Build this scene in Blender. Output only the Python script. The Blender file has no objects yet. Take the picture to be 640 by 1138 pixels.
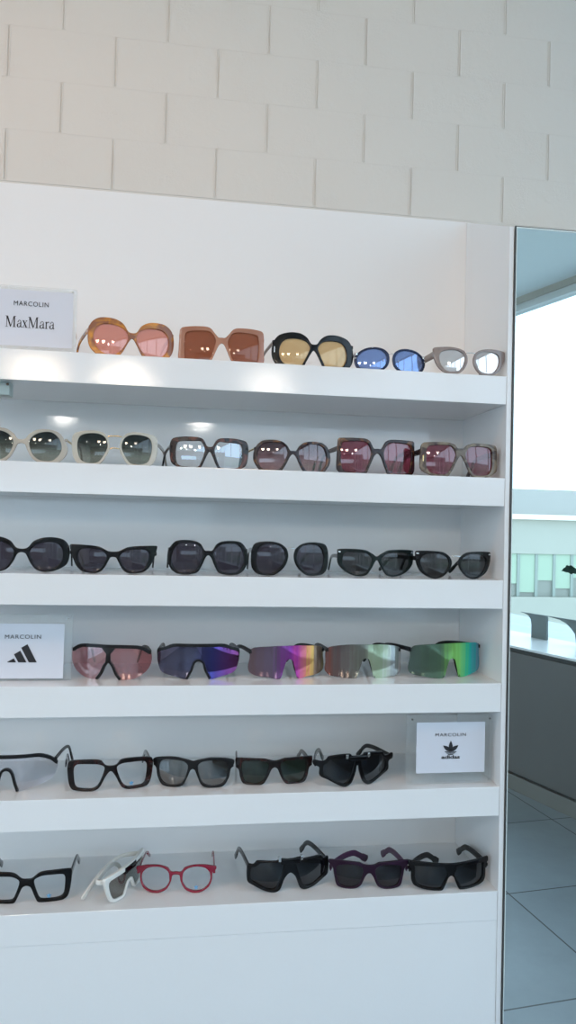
import bpy, bmesh, math, random
import numpy as np
from mathutils import Vector, Matrix
random.seed(4)
C = bpy.context.scene.collection
# ------------------------------------------------------------------ camera
F = 830.0; YAW, PITCH, ROLL = 0.145907, 0.021684, 0.023981
CAM = np.array([0.0, -1.25, 1.45])
cy, sy = math.cos(YAW), math.sin(YAW)
fw = np.array([sy*math.cos(PITCH), cy*math.cos(PITCH), math.sin(PITCH)])
r0 = np.array([cy, -sy, 0.0]); u0 = np.cross(r0, fw)
cr, sr = math.cos(ROLL), math.sin(ROLL)
RT = cr*r0 + sr*u0; UP = -sr*r0 + cr*u0
cam = bpy.data.objects.new('camera', bpy.data.cameras.new('camera')); C.objects.link(cam)
cam.matrix_world = Matrix(((RT[0], UP[0], -fw[0], CAM[0]), (RT[1], UP[1], -fw[1], CAM[1]), (RT[2], UP[2], -fw[2], CAM[2]), (0, 0, 0, 1)))
cam.data.sensor_fit = 'VERTICAL'; cam.data.sensor_height = 36; cam.data.lens = F/1138*36
cam.data.clip_start = 0.02
bpy.context.scene.camera = cam
def proj(P):
    v = np.array(P)-CAM; w = v @ fw
    return 320+F*(v @ RT)/w, 569-F*(v @ UP)/w
def ray(px, py): return fw + RT*(px-320)/F + UP*(569-py)/F
def on_y(px, py, Y=0.0):
    d = ray(px, py); t = (Y-CAM[1])/d[1]; return CAM + d*t
def on_z_refl(px, py, z):          # a point of the room seen in the wall mirror (mirror plane y = MY)
    d = ray(px, py); t = (z-CAM[2])/d[2]; p = CAM + d*t
    return np.array([p[0], 2*MY-p[1], z])
MY = -0.0035
# ------------------------------------------------------------------ measured layout
ZS = [1.7285-0.18078*i for i in range(6)]      # shelf tops
ST = 0.0501                                     # fascia height
XF = 0.5704; XE = 0.5791; ZT = 1.9975; DP = 0.205
XL = -0.95
# ------------------------------------------------------------------ helpers
def link(o): C.objects.link(o); return o
def empty(name, loc=(0, 0, 0), rz=0):
    o = bpy.data.objects.new(name, None); o.empty_display_size = 0.02
    o.location = loc; o.rotation_euler = (0, 0, rz); return link(o)
def tag(o, label=None, cat=None, group=None, kind=None):
    if label: o['label'] = label
    if cat: o['category'] = cat
    if group: o['group'] = group
    if kind: o['kind'] = kind
    return o
def mobj(name, me, m, parent=None, smooth=None):
    o = bpy.data.objects.new(name, me)
    if m: me.materials.clear(); me.materials.append(m)
    if parent: o.parent = parent
    if smooth is not None:
        for p in me.polygons: p.use_smooth = True
        me.set_sharp_from_angle(angle=math.radians(smooth))
    return link(o)
def bmo(name, bm, m, parent=None, smooth=None):
    bmesh.ops.recalc_face_normals(bm, faces=bm.faces)
    me = bpy.data.meshes.new(name); bm.to_mesh(me); bm.free()
    return mobj(name, me, m, parent, smooth)
def box(bm, x0, x1, y0, y1, z0, z1, bev=0, M=None):
    r = bmesh.ops.create_cube(bm, size=1)
    vs = r['verts']
    for v in vs:
        v.co = Vector(((x0+x1)/2+v.co.x*(x1-x0), (y0+y1)/2+v.co.y*(y1-y0), (z0+z1)/2+v.co.z*(z1-z0)))
    if bev:
        es = list({e for v in vs for e in v.link_edges})
        rr = bmesh.ops.bevel(bm, geom=es, offset=bev, segments=2, affect='EDGES', profile=0.5)
        vs = list(set(rr['verts']) | {v for v in vs if v.is_valid})
    if M is not None:
        for v in vs: v.co = M @ v.co
    return vs
def sweep(bm, path, hs, ths, n=10, M=None):
    """rounded-rectangle bar along path; hs heights, ths thicknesses"""
    P = [Vector(p) for p in path]; rings = []
    for i, p in enumerate(P):
        t = (P[min(i+1, len(P)-1)]-P[max(i-1, 0)]).normalized()
        side = t.cross(Vector((0, 0, 1)))
        if side.length < 0.2: side = Vector((1, 0, 0))
        side.normalize(); up = side.cross(t).normalized()
        ring = []
        for k in range(n):
            a = 2*math.pi*(k+.5)/n; ca, sa = math.cos(a), math.sin(a)
            e = 0.6
            cc = math.copysign(abs(ca)**e, ca); ss = math.copysign(abs(sa)**e, sa)
            q = p + side*cc*ths[i]/2 + up*ss*hs[i]/2
            ring.append(bm.verts.new(q if M is None else M @ q))
        rings.append(ring)
    for a, b in zip(rings, rings[1:]):
        for k in range(n): bm.faces.new((a[k], a[(k+1) % n], b[(k+1) % n], b[k]))
    bm.faces.new(rings[0][::-1]); bm.faces.new(rings[-1])
def smooth_path(pts, k=5):
    P = [Vector(p) for p in pts]; out = []
    for i in range(len(P)-1):
        a = P[max(i-1, 0)]; b = P[i]; c = P[i+1]; d = P[min(i+2, len(P)-1)]
        for j in range(k):
            t = j/k
            out.append(0.5*((2*b)+(c-a)*t+(2*a-5*b+4*c-d)*t*t+(3*b-a-3*c+d)*t**3))
    out.append(P[-1]); return out
def cat(pts, k=4):          # closed smooth 2D outline
    n = len(pts); out = []
    for i in range(n):
        a, b, c, d = (np.array(pts[(i+j-1) % n], float) for j in range(4))
        L = np.linalg.norm(c-b)
        for j in range(k):
            t = j/k
            m0 = (c-a)/2; m1 = (d-b)/2
            for m in (m0, m1):
                l = np.linalg.norm(m)
                if l > L*0.9: m *= L*0.9/l
            out.append((2*t**3-3*t*t+1)*b+(t**3-2*t*t+t)*m0+(-2*t**3+3*t*t)*c+(t**3-t*t)*m1)
    return [tuple(p) for p in out]
def plate_mesh(polys, half, bev, res=1):
    """2D outline(s) with holes -> solid plate mesh in XZ, thickness along Y"""
    cu = bpy.data.curves.new('outline', 'CURVE'); cu.dimensions = '2D'; cu.fill_mode = 'BOTH'
    cu.extrude = max(half-bev, 0); cu.bevel_depth = bev; cu.bevel_resolution = res; cu.offset = -bev
    for p in polys:
        s = cu.splines.new('POLY'); s.points.add(len(p)-1); s.use_cyclic_u = True
        for q, (x, z) in zip(s.points, p): q.co = (x, z, 0, 1)
    o = bpy.data.objects.new('outline', cu); C.objects.link(o)
    dg = bpy.context.evaluated_depsgraph_get()
    me = bpy.data.meshes.new_from_object(o.evaluated_get(dg))
    bpy.data.objects.remove(o); bpy.data.curves.remove(cu)
    bm = bmesh.new(); bm.from_mesh(me); bpy.data.meshes.remove(me)
    for v in bm.verts: v.co = Vector((v.co.x, -v.co.z, v.co.y))
    bmesh.ops.remove_doubles(bm, verts=bm.verts, dist=1e-6)
    return bm
def slice_bm(bm, ax, step):
    lo = min(v.co[ax] for v in bm.verts); hi = max(v.co[ax] for v in bm.verts)
    n = int((hi-lo)/step)
    for i in range(1, n+1):
        c = lo+(hi-lo)*i/(n+1)
        co = Vector((0, 0, 0)); co[ax] = c; no = Vector((0, 0, 0)); no[ax] = 1
        bmesh.ops.bisect_plane(bm, geom=bm.verts[:]+bm.edges[:]+bm.faces[:], plane_co=co, plane_no=no, dist=1e-7)
# ------------------------------------------------------------------ materials
def nodes(name):
    m = bpy.data.materials.new(name); m.use_nodes = True
    nt = m.node_tree; nt.nodes.clear(); out = nt.nodes.new('ShaderNodeOutputMaterial'); return m, nt, out
def N(nt, t, **kw):
    n = nt.nodes.new(t)
    for k, v in kw.items():
        if k in n.inputs.keys(): n.inputs[k].default_value = v
        else: setattr(n, k, v)
    return n
def c4(c): return (c[0], c[1], c[2], 1)
def pbr(name, col, rough=.4, metal=0, spec=.5, noise=0, nscale=20, bump=0, coat=0, emit=None):
    m, nt, out = nodes(name)
    b = N(nt, 'ShaderNodeBsdfPrincipled'); nt.links.new(b.outputs[0], out.inputs[0])
    b.inputs['Roughness'].default_value = rough; b.inputs['Metallic'].default_value = metal
    b.inputs['Specular IOR Level'].default_value = spec; b.inputs['Coat Weight'].default_value = coat
    b.inputs['Coat Roughness'].default_value = .05
    tc = N(nt, 'ShaderNodeTexCoord'); nz = N(nt, 'ShaderNodeTexNoise', Scale=nscale, Detail=4.0)
    nt.links.new(tc.outputs['Object'], nz.inputs['Vector'])
    mp = N(nt, 'ShaderNodeMapRange'); mp.inputs['To Min'].default_value = 1-noise; mp.inputs['To Max'].default_value = 1+noise*.3
    nt.links.new(nz.outputs['Fac'], mp.inputs['Value'])
    hs = N(nt, 'ShaderNodeHueSaturation'); hs.inputs['Color'].default_value = c4(col)
    nt.links.new(mp.outputs[0], hs.inputs['Value']); nt.links.new(hs.outputs[0], b.inputs['Base Color'])
    if bump:
        bp = N(nt, 'ShaderNodeBump', Strength=bump, Distance=.001)
        nt.links.new(nz.outputs['Fac'], bp.inputs['Height']); nt.links.new(bp.outputs[0], b.inputs['Normal'])
    if emit:
        b.inputs['Emission Color'].default_value = c4(emit[0]); b.inputs['Emission Strength'].default_value = emit[1]
    return m
def tortoise(name, dark, light, scale=45, lo=.42, hi=.62):
    m, nt, out = nodes(name)
    b = N(nt, 'ShaderNodeBsdfPrincipled', Roughness=.18); nt.links.new(b.outputs[0], out.inputs[0])
    b.inputs['Specular IOR Level'].default_value = .4
    tc = N(nt, 'ShaderNodeTexCoord'); nz = N(nt, 'ShaderNodeTexNoise', Scale=scale, Detail=2.0, Distortion=1.2)
    nt.links.new(tc.outputs['Object'], nz.inputs['Vector'])
    cr_ = N(nt, 'ShaderNodeValToRGB'); e = cr_.color_ramp.elements
    e[0].position = lo; e[0].color = c4(dark); e[1].position = hi; e[1].color = c4(light)
    nt.links.new(nz.outputs['Fac'], cr_.inputs[0]); nt.links.new(cr_.outputs[0], b.inputs['Base Color'])
    return m
def lens_mat(name, tint, refl=.06, gloss=(1, 1, 1), rough=.0, grad=None, haze=0.0, hcol=(.8, .8, .8), ramp=None, streak=0):
    """tinted transparent sheet with a mirror reflection; grad = (tint_top, z0, z1); ramp = coating colours with reflected bands painted in along x"""
    m, nt, out = nodes(name); L = nt.links
    tr = N(nt, 'ShaderNodeBsdfTransparent', Color=c4(tint)); gl = N(nt, 'ShaderNodeBsdfGlossy', Roughness=rough, Color=c4(gloss))
    tc = N(nt, 'ShaderNodeTexCoord'); sx = N(nt, 'ShaderNodeSeparateXYZ'); L.new(tc.outputs['Object'], sx.inputs[0])
    if grad:
        mr = N(nt, 'ShaderNodeMapRange'); mr.inputs['From Min'].default_value = grad[1]; mr.inputs['From Max'].default_value = grad[2]
        L.new(sx.outputs['Z'], mr.inputs['Value'])
        mx = N(nt, 'ShaderNodeMix', data_type='RGBA'); mx.inputs['A'].default_value = c4(tint); mx.inputs['B'].default_value = c4(grad[0])
        L.new(mr.outputs[0], mx.inputs[0]); L.new(mx.outputs['Result'], tr.inputs['Color'])
    if ramp:
        mr = N(nt, 'ShaderNodeMapRange'); mr.inputs['From Min'].default_value = -.07; mr.inputs['From Max'].default_value = .07
        L.new(sx.outputs['X'], mr.inputs['Value'])
        src = mr.outputs[0]
        if streak:  # upright reflections painted into the coating colours
            mpn = N(nt, 'ShaderNodeMapping'); mpn.inputs['Scale'].default_value = (1, .0, .02); L.new(tc.outputs['Object'], mpn.inputs[0])
            nz = N(nt, 'ShaderNodeTexNoise', Scale=170.0, Detail=3.0); L.new(mpn.outputs[0], nz.inputs['Vector'])
            ma = N(nt, 'ShaderNodeMath', operation='MULTIPLY_ADD'); ma.inputs[1].default_value = streak; L.new(nz.outputs['Fac'], ma.inputs[0])
            sb = N(nt, 'ShaderNodeMath', operation='SUBTRACT'); sb.inputs[1].default_value = streak*.5; L.new(src, sb.inputs[0]); L.new(sb.outputs[0], ma.inputs[2]); src = ma.outputs[0]
        rp = N(nt, 'ShaderNodeValToRGB'); els = rp.color_ramp.elements
        for i, (p, c) in enumerate(ramp):
            e = els[i] if i < 2 else els.new(p)
            e.position = p; e.color = c4(c)
        L.new(src, rp.inputs[0]); L.new(rp.outputs[0], gl.inputs['Color'])
    lw = N(nt, 'ShaderNodeLayerWeight', Blend=.5)
    pw = N(nt, 'ShaderNodeMath', operation='POWER'); pw.inputs[1].default_value = 5; L.new(lw.outputs['Facing'], pw.inputs[0])
    mm = N(nt, 'ShaderNodeMath', operation='MULTIPLY_ADD'); mm.use_clamp = True; mm.inputs[1].default_value = .9; mm.inputs[2].default_value = refl+.018; L.new(pw.outputs[0], mm.inputs[0])
    mix = N(nt, 'ShaderNodeMixShader'); L.new(mm.outputs[0], mix.inputs[0]); L.new(tr.outputs[0], mix.inputs[1]); L.new(gl.outputs[0], mix.inputs[2])
    res = mix.outputs[0]
    if haze:
        df = N(nt, 'ShaderNodeBsdfDiffuse', Color=c4(hcol)); m2 = N(nt, 'ShaderNodeMixShader'); m2.inputs[0].default_value = haze
        if ramp: L.new(rp.outputs[0], df.inputs['Color'])
        L.new(res, m2.inputs[1]); L.new(df.outputs[0], m2.inputs[2]); res = m2.outputs[0]
    L.new(res, out.inputs[0]); return m

M_white = pbr('white_laminate', (.84, .855, .86), rough=.05, noise=.01, nscale=300, bump=.085)
M_back = pbr('white_back_laminate', (.84, .855, .86), rough=.06, noise=.01, nscale=260, bump=.03)
M_black = pbr('black_acetate', (.003, .003, .004), rough=.12, spec=.3)
M_matte = pbr('matte_black_plastic', (.006, .006, .007), rough=.35, spec=.3)
M_darkedge = pbr('dark_gap_strip', (.06, .065, .065), rough=.4)  # dark strip drawn for the gap beside the mirror and its top line
M_silver = pbr('silver_metal', (.75, .75, .74), rough=.18, metal=1)
M_gold = pbr('gold_metal', (.8, .6, .3), rough=.25, metal=1)
M_ink = pbr('black_ink', (.012, .012, .016), rough=.6)
M_blueink = pbr('blue_ink', (.12, .36, .62), rough=.6)
M_card = pbr('paper_card', (.66, .69, .76), rough=.8, noise=.01)
def glass_sheet(name, tint, refl=.0, ior=1.45):
    return lens_mat(name, tint, refl=refl)
M_acrylic = lens_mat('clear_acrylic', (.985, .99, .99), refl=.02, haze=.04, hcol=(.9, .95, .95))
M_pane = lens_mat('window_glass', (.97, .99, .98), refl=.0)
# ------------------------------------------------------------------ block wall
def mat_block():
    m, nt, out = nodes('painted_block'); L = nt.links
    b = N(nt, 'ShaderNodeBsdfPrincipled', Roughness=.6); L.new(b.outputs[0], out.inputs[0])
    b.inputs['Base Color'].default_value = (.67, .66, .62, 1)
    tc = N(nt, 'ShaderNodeTexCoord')
    n1 = N(nt, 'ShaderNodeTexNoise', Scale=230.0, Detail=6.0, Roughness=.7); L.new(tc.outputs['Object'], n1.inputs['Vector'])
    n2 = N(nt, 'ShaderNodeTexNoise', Scale=14.0, Detail=3.0); L.new(tc.outputs['Object'], n2.inputs['Vector'])
    mr = N(nt, 'ShaderNodeMapRange'); mr.inputs['From Min'].default_value = .45; mr.inputs['From Max'].default_value = .7; L.new(n2.outputs['Fac'], mr.inputs['Value'])
    mu = N(nt, 'ShaderNodeMath', operation='MULTIPLY'); L.new(n1.outputs['Fac'], mu.inputs[0]); L.new(mr.outputs[0], mu.inputs[1])
    bp = N(nt, 'ShaderNodeBump', Strength=.8, Distance=.0014); L.new(mu.outputs[0], bp.inputs['Height']); L.new(bp.outputs[0], b.inputs['Normal'])
    return m
M_block = mat_block()
def struct(name, bm, m, smooth=None): return tag(bmo(name, bm, m, None, smooth), kind='structure')
KB = (1.25+DP)/1.25; ZB = 1.45+(ZT-1.45)*KB      # the block courses start just above the white back panel
BW, BH = .1696*KB, .0850*KB; OF = .0471*KB
bm = bmesh.new()
box(bm, -5.0, 3.4, .012, .4, 0, 3.06)          # masonry behind, recess cut by the niche is separate
bm.clear()
def wall_blocks(x0, x1, z0, z1):
    k = 0; z = ZB+.0035
    while z < z1:
        zz = min(z+BH, z1)
        off = OF if k % 2 == 0 else OF+BW/2
        x = off+int(math.floor((x0-off)/BW))*BW
        while x < x1:
            a, b = max(x, x0), min(x+BW, x1)
            if b-a > .003: box(bm, a+.0002, b-.0002, DP, DP+.02, z+.0001, zz-.0001)
            x += BW
        z += BH; k += 1
wall_blocks(-1.9, 2.9, 0, 3.06)
es = [e for e in bm.edges if all(abs(v.co.y-DP) < 1e-6 for v in e.verts) and abs(e.verts[0].co.x-e.verts[1].co.x) < 1e-6]
bmesh.ops.bevel(bm, geom=es, offset=.0006, segments=2, affect='EDGES')
box(bm, -1.9, 2.9, DP+.0009, DP+.02, ZB, 3.06)
k = 0; z = ZB+.0035
while z < 3.1:
    off = OF if k % 2 == 0 else OF+BW/2
    for n in range(-13, 16):
        x = off+n*BW
        if -1.85 < x < 2.85:
            zz = min(z+BH, 3.055)
            for q in (-1, 1):
                sweep(bm, [(x+q*.0022, DP, z+.003), (x+q*.0022+random.uniform(-.0004, .0004), DP-.0004, (z+zz)/2), (x+q*.0022, DP, zz-.003)], [.0024]*3, [.0024]*3, 6)
    z += BH; k += 1
struct('wall_front', bm, M_block, 35)
M_paint = pbr('wall_paint', (.62, .62, .59), rough=.7, noise=.03, bump=.1, nscale=60)
bm = bmesh.new()
box(bm, -5.0, -1.9, DP, DP+.02, ZB, 3.06); box(bm, 2.9, 3.6, DP, DP+.02, ZB, 3.06)
box(bm, -5.0, 3.6, DP+.02, DP+.06, 0, 3.06); box(bm, XE+.002, 3.6, DP+.001, DP+.02, 0, ZB)
struct('wall_behind_display', bm, M_paint)
# ------------------------------------------------------------------ display unit
unit = tag(empty('display_cabinet', (0, 0, 0)), 'tall glossy white built-in display cabinet holding the eyewear shelves', 'cabinet')
bm = bmesh.new(); box(bm, XL, XE, DP, DP+.018, 0, ZB-.0004); bmo('back_panel', bm, M_back, unit)
for xa_, xb_ in ((XF, XE), (XL-.009, XL)):
    bm = bmesh.new()
    for v in box(bm, xa_, xb_, -.001, DP-.0004, 0, ZT-.001):
        if v.co.z > 1 and v.co.y > .1: v.co.z = ZB-.001        # top edge rises towards the wall
    bmesh.ops.bevel(bm, geom=bm.edges[:], offset=.0006, segments=2, affect='EDGES')
    bmo('side_panel', bm, M_white, unit)
bm = bmesh.new(); box(bm, XL, XF-.0004, .001, .02, .0, ZS[5]-ST-.0006, .0004); bmo('lower_front_panel', bm, M_white, unit)
rowname = ['topmost', 'second', 'third', 'fourth', 'fifth', 'lowest']
rowgl = ['carrying the orange and brown sunglasses', 'carrying beige and tortoiseshell sunglasses', 'carrying only black sunglasses', 'carrying mirrored sports shields', 'carrying the square clear glasses and small clover sign', 'carrying the red round glasses']
for i, z in enumerate(ZS):
    bm = bmesh.new(); box(bm, XL+.0005, XF-.0004, 0, DP-.0005, z-ST, z, .0007)
    o = bmo('display_shelf', bm, M_white)
    o.location.z = 0
    tag(o, '%s thick white glossy shelf, %s' % (rowname[i], rowgl[i]), 'shelf', 'thick white display shelves')
# small bracket under the top shelf at the left edge
br = tag(empty('shelf_clip', tuple(on_y(-4, 431, .03))), 'small pale grey clip with black screw under topmost shelf, far left', 'clip')
p0 = on_y(11.5, 440, .03); zc = ZS[0]-ST
bm = bmesh.new(); box(bm, -.03, p0[0]-br.location.x, -.008, .02, p0[2]-br.location.z, zc-br.location.z-.0002, .001)
bmo('clip_body', bm, pbr('grey_plastic', (.45, .52, .5), rough=.5), br)
bm = bmesh.new(); bmesh.ops.create_cone(bm, cap_ends=True, segments=16, radius1=.0022, radius2=.0018, depth=.003, matrix=Matrix.Translation((p0[0]-br.location.x-.003, -.0095, zc-br.location.z-.004)) @ Matrix.Rotation(math.pi/2, 4, 'X'))
bmo('screw', bm, M_black, br)
# ------------------------------------------------------------------ mirror
mr_ = tag(empty('wall_mirror', (1.1, MY, .05)), 'tall frameless wall mirror beside the white display cabinet, reflecting window and counter', 'mirror')
bm = bmesh.new(); box(bm, XE+.0042-1.1, .75, 0, .0029, 0, ZT-.0035-.05)
b2 = bmesh.new(); box(b2, XE+.0008-1.1, .745, .0032, DP-MY-.001, -.049, ZT-.004-.05); bmo('mirror_backing', b2, M_paint, mr_)
m, nt, out = nodes('silvered_glass'); g = N(nt, 'ShaderNodeBsdfGlossy', Roughness=0.0, Color=(.86, .93, .915, 1)); nt.links.new(g.outputs[0], out.inputs[0])
bmo('mirror_glass', bm, m, mr_)
bm = bmesh.new()
box(bm, XE+.0006-1.1, XE+.0030-1.1, .0002, .0030, 0, ZT+.0003-.05); box(bm, XE+.0030-1.1, .752, .0002, .0030, ZT-.0012-.05, ZT+.0003-.05)
bmo('dark_edge', bm, M_darkedge, mr_)
bm = bmesh.new()
box(bm, XE+.0030-1.1, XE+.0042-1.1, -.0004, .0029, 0, ZT-.0012-.05, .0002); box(bm, XE+.0042-1.1, .752, -.0004, .0029, ZT-.0035-.05, ZT-.0012-.05)
bmo('polished_edge', bm, pbr('polished_glass_edge', (.75, .83, .82), rough=.1), mr_)
# ------------------------------------------------------------------ outline specs of the glasses
# each half outline is traced around the front; (x, z) in the units of s px; mirrored about cx
def half(pts, cx, base, slope=0, s=5.333):
    return [(abs(x-cx)/s, (base+slope*(x-cx)-y)/s) for x, y in pts]
SPECS = []
def G(**k): SPECS.append(k)
RG = ['sunglasses along the topmost shelf', 'sunglasses along the second shelf', 'black sunglasses along the third shelf', 'mirrored sport glasses along the fourth shelf', 'glasses along the fifth shelf', 'glasses along the lowest shelf']
# frame materials
T_orange = tortoise('amber_tortoise', (.26, .10, .05), (.62, .25, .03), 38, .42, .62)
A_brown = pbr('milky_brown_acetate', (.36, .15, .085), rough=.2, coat=.3, noise=.1, nscale=60)
A_taupe = pbr('taupe_acetate', (.27, .215, .195), rough=.22, noise=.3, nscale=120, coat=.3)
A_beige = pbr('beige_acetate', (.42, .39, .33), rough=.2, noise=.1, coat=.3)
A_cream = pbr('cream_acetate', (.50, .48, .41), rough=.2, noise=.08, coat=.3)
T_red = tortoise('reddish_tortoise', (.012, .005, .005), (.14, .045, .03), 55, .5, .72)
T_dark = tortoise('dark_tortoise', (.015, .010, .012), (.07, .03, .03), 60, .5, .75)
T_amb = tortoise('brown_tortoise', (.018, .008, .010), (.22, .09, .03), 55, .55, .75)
T_grey = tortoise('grey_gold_tortoise', (.05, .035, .035), (.22, .18, .13), 50, .35, .65)
T_mar = tortoise('maroon_tortoise', (.005, .003, .003), (.05, .012, .010), 70, .5, .85)
A_red = pbr('red_acetate', (.24, .006, .028), rough=.25, coat=.3)
A_plum = pbr('plum_acetate', (.016, .003, .016), rough=.35, spec=.3)
A_plumt = pbr('plum_translucent', (.06, .008, .05), rough=.3)
A_white = pbr('white_plastic', (.80, .79, .74), rough=.3)
A_navy = pbr('navy_metal', (.02, .03, .07), rough=.25, metal=.6)
A_green = pbr('black_green_acetate', (.005, .010, .010), rough=.14, spec=.3)
A_grey = pbr('grey_plastic_arm', (.25, .25, .25), rough=.35)
# lens materials
L_pink = lens_mat('rose_lens', (.86, .56, .50), refl=.10, gloss=(1, .86, .84), haze=.25, hcol=(.85, .40, .30))
L_brown = lens_mat('brown_lens', (.55, .32, .22), refl=.03, haze=.3, hcol=(.42, .14, .07))
L_gold = lens_mat('golden_lens', (.84, .72, .52), refl=.10, gloss=(1, .88, .66), haze=.35, hcol=(.72, .52, .28))
L_blue = lens_mat('blue_mirror_lens', (.5, .6, .85), refl=.3, gloss=(.45, .62, 1.0), haze=.3, hcol=(.30, .40, .66))
L_silver = lens_mat('silver_mirror_lens', (.3, .3, .3), refl=.7, gloss=(1, .95, .92), haze=.4, hcol=(.78, .70, .67))
L_gradg = lens_mat('green_gradient_lens', (.60, .60, .54), refl=.03, grad=((.10, .11, .10), .012, .045))
L_clearb = lens_mat('clear_blue_coated_lens', (.97, .95, .94), refl=.10, gloss=(.75, .88, 1))
L_gradr = lens_mat('plum_gradient_lens', (.70, .52, .52), refl=.06, grad=((.28, .16, .18), .01, .05))
L_wine = lens_mat('wine_lens', (.55, .24, .30), refl=.07, haze=.12, hcol=(.35, .08, .13))
L_smoke = lens_mat('smoke_violet_lens', (.26, .24, .28), refl=.02, haze=.06, hcol=(.2, .18, .24))
L_smoke2 = lens_mat('smoke_grey_lens', (.30, .30, .31), refl=.02)
L_dark = lens_mat('dark_blue_grey_lens', (.09, .11, .14), refl=.05)
L_dkg = lens_mat('bottle_green_lens', (.12, .17, .14), refl=.05, haze=.05, hcol=(.05, .12, .08))
L_plum = lens_mat('dark_plum_lens', (.10, .07, .12), refl=.04)
L_half = lens_mat('silvered_grey_lens', (.16, .17, .17), refl=.22)
L_demo = lens_mat('clear_demo_lens', (.96, .97, .98), refl=.02)
L_wsh = lens_mat('grey_shield_lens', (.42, .44, .42), refl=.12)
R_rose = lens_mat('rose_shield', (.80, .50, .52), refl=.16, haze=.08, hcol=(.5, .15, .15))
R_blue = lens_mat('violet_blue_shield', (.22, .22, .28), refl=.34, haze=.06, ramp=[(0, (.22, .19, .26)), (.45, (.25, .26, .42)), (.66, (.18, .20, .85)), (.86, (.50, .16, .66)), (1, (.45, .12, .35))])
R_purp = lens_mat('purple_orange_shield', (.22, .18, .26), refl=.42, rough=.05, haze=.36, streak=.3, ramp=[(0, (.22, .15, .16)), (.3, (.22, .17, .26)), (.5, (.40, .08, .52)), (.62, (.78, .12, .58)), (.71, (1.0, .34, .25)), (.79, (1.0, .62, .18)), (.88, (.32, .22, .18)), (1, (.4, .35, .2))])
R_silv = lens_mat('silver_green_shield', (.26, .26, .26), refl=.45, rough=.05, haze=.32, streak=.4, ramp=[(0, (.30, .12, .10)), (.15, (.22, .17, .17)), (.45, (.30, .32, .28)), (.56, (.60, .75, .55)), (.68, (.55, .72, .50)), (.8, (.75, .85, .75)), (.92, (.45, .50, .52)), (1, (.85, .85, .85))])
R_gree = lens_mat('green_teal_shield', (.2, .3, .26), refl=.45, rough=.05, haze=.42, streak=.3, ramp=[(0, (.12, .17, .15)), (.35, (.14, .24, .16)), (.5, (.26, .62, .16)), (.62, (.36, .92, .26)), (.74, (.10, .85, .48)), (.84, (.06, .75, .75)), (1, (.25, .55, .7))])
R_clr = lens_mat('clear_shield', (.90, .90, .92), refl=.10, gloss=(1, .95, 1))
# ---- top shelf
s1 = .047
G(row=0, L=97.2, R=192.5, yaw=12, Y=.03, fm=T_orange, lm=L_pink, base=(355, 305, s1), label='large round amber tortoiseshell sunglasses with rose lenses, beside the topmost name card', spl=(-.014, .0), tw=.009,
  outer=[(357,148),(330,140),(300,95),(255,68),(200,58),(150,62),(110,90),(93,135),(92,190),(105,240),(140,278),(190,298),(250,302),(290,280),(320,230),(340,195),(357,182)],
  lens=[(335,175),(318,135),(280,108),(220,95),(160,100),(125,140),(122,190),(140,240),(180,276),(240,290),(280,270),(312,230)])
G(row=0, L=198, R=293.5, yaw=-2, Y=.03, fm=A_brown, lm=L_brown, base=(305, 310, s1), label='large square milky brown sunglasses with brown lenses on the topmost shelf', spl=(-.006, 0), tw=.012,
  outer=[(305,152),(285,150),(262,125),(240,98),(215,86),(140,80),(70,84),(55,100),(52,150),(50,220),(48,262),(62,290),(120,300),(228,302),(250,280),(275,225),(290,195),(305,185)],
  lens=[(272,165),(245,120),(210,108),(130,106),(92,112),(82,135),(80,200),(85,270),(100,288),(225,290),(245,270),(265,210)])
G(row=0, L=301.5, R=392, yaw=3, Y=.03, fm=M_black, lm=L_gold, base=(303, 295, s1), label='thick black oval sunglasses with golden beige lenses on the topmost shelf', spl=(-.006, 0), tw=.008, tm=A_grey, stud='L',
  outer=[(303,150),(285,145),(260,110),(220,86),(160,80),(100,95),(70,130),(60,180),(65,225),(90,265),(140,284),(235,288),(260,250),(285,205),(303,185)],
  lens=[(282,165),(255,130),(200,115),(140,118),(110,145),(100,190),(108,235),(140,268),(230,275),(250,245),(272,200)])
G(row=0, L=393.4, R=472, yaw=0, Y=.03, fm=A_navy, lm=L_blue, base=(306, 288, s1, 5.82), split=[168], label='oval blue mirrored sunglasses with navy wire rims on the topmost shelf', spl=(-.004, 0), tw=.005, rimt=.0022, studs=True,
  outer=[(297,200),(285,160),(250,135),(195,126),(140,135),(95,165),(80,205),(95,250),(130,275),(190,283),(245,275),(285,245)],
  lens=[(280,202),(270,168),(240,145),(193,138),(145,147),(108,173),(96,205),(108,243),(140,264),(190,272),(237,264),(270,238)])
G(row=0, L=480.6, R=560, yaw=0, Y=.004, fm=A_taupe, lm=L_silver, base=(337, 285, s1), split=[158], label='taupe cat-eye sunglasses with silver mirrored lenses at the right end of the topmost shelf', spl=(-.012, 0), tw=.015,
  outer=[(318,185),(300,150),(260,130),(200,120),(120,122),(110,130),(115,180),(135,230),(170,268),(220,283),(270,280),(300,255),(318,220)],
  lens=[(305,190),(290,160),(250,140),(190,138),(155,150),(145,180),(155,225),(185,262),(225,273),(270,265),(292,240)])
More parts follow.
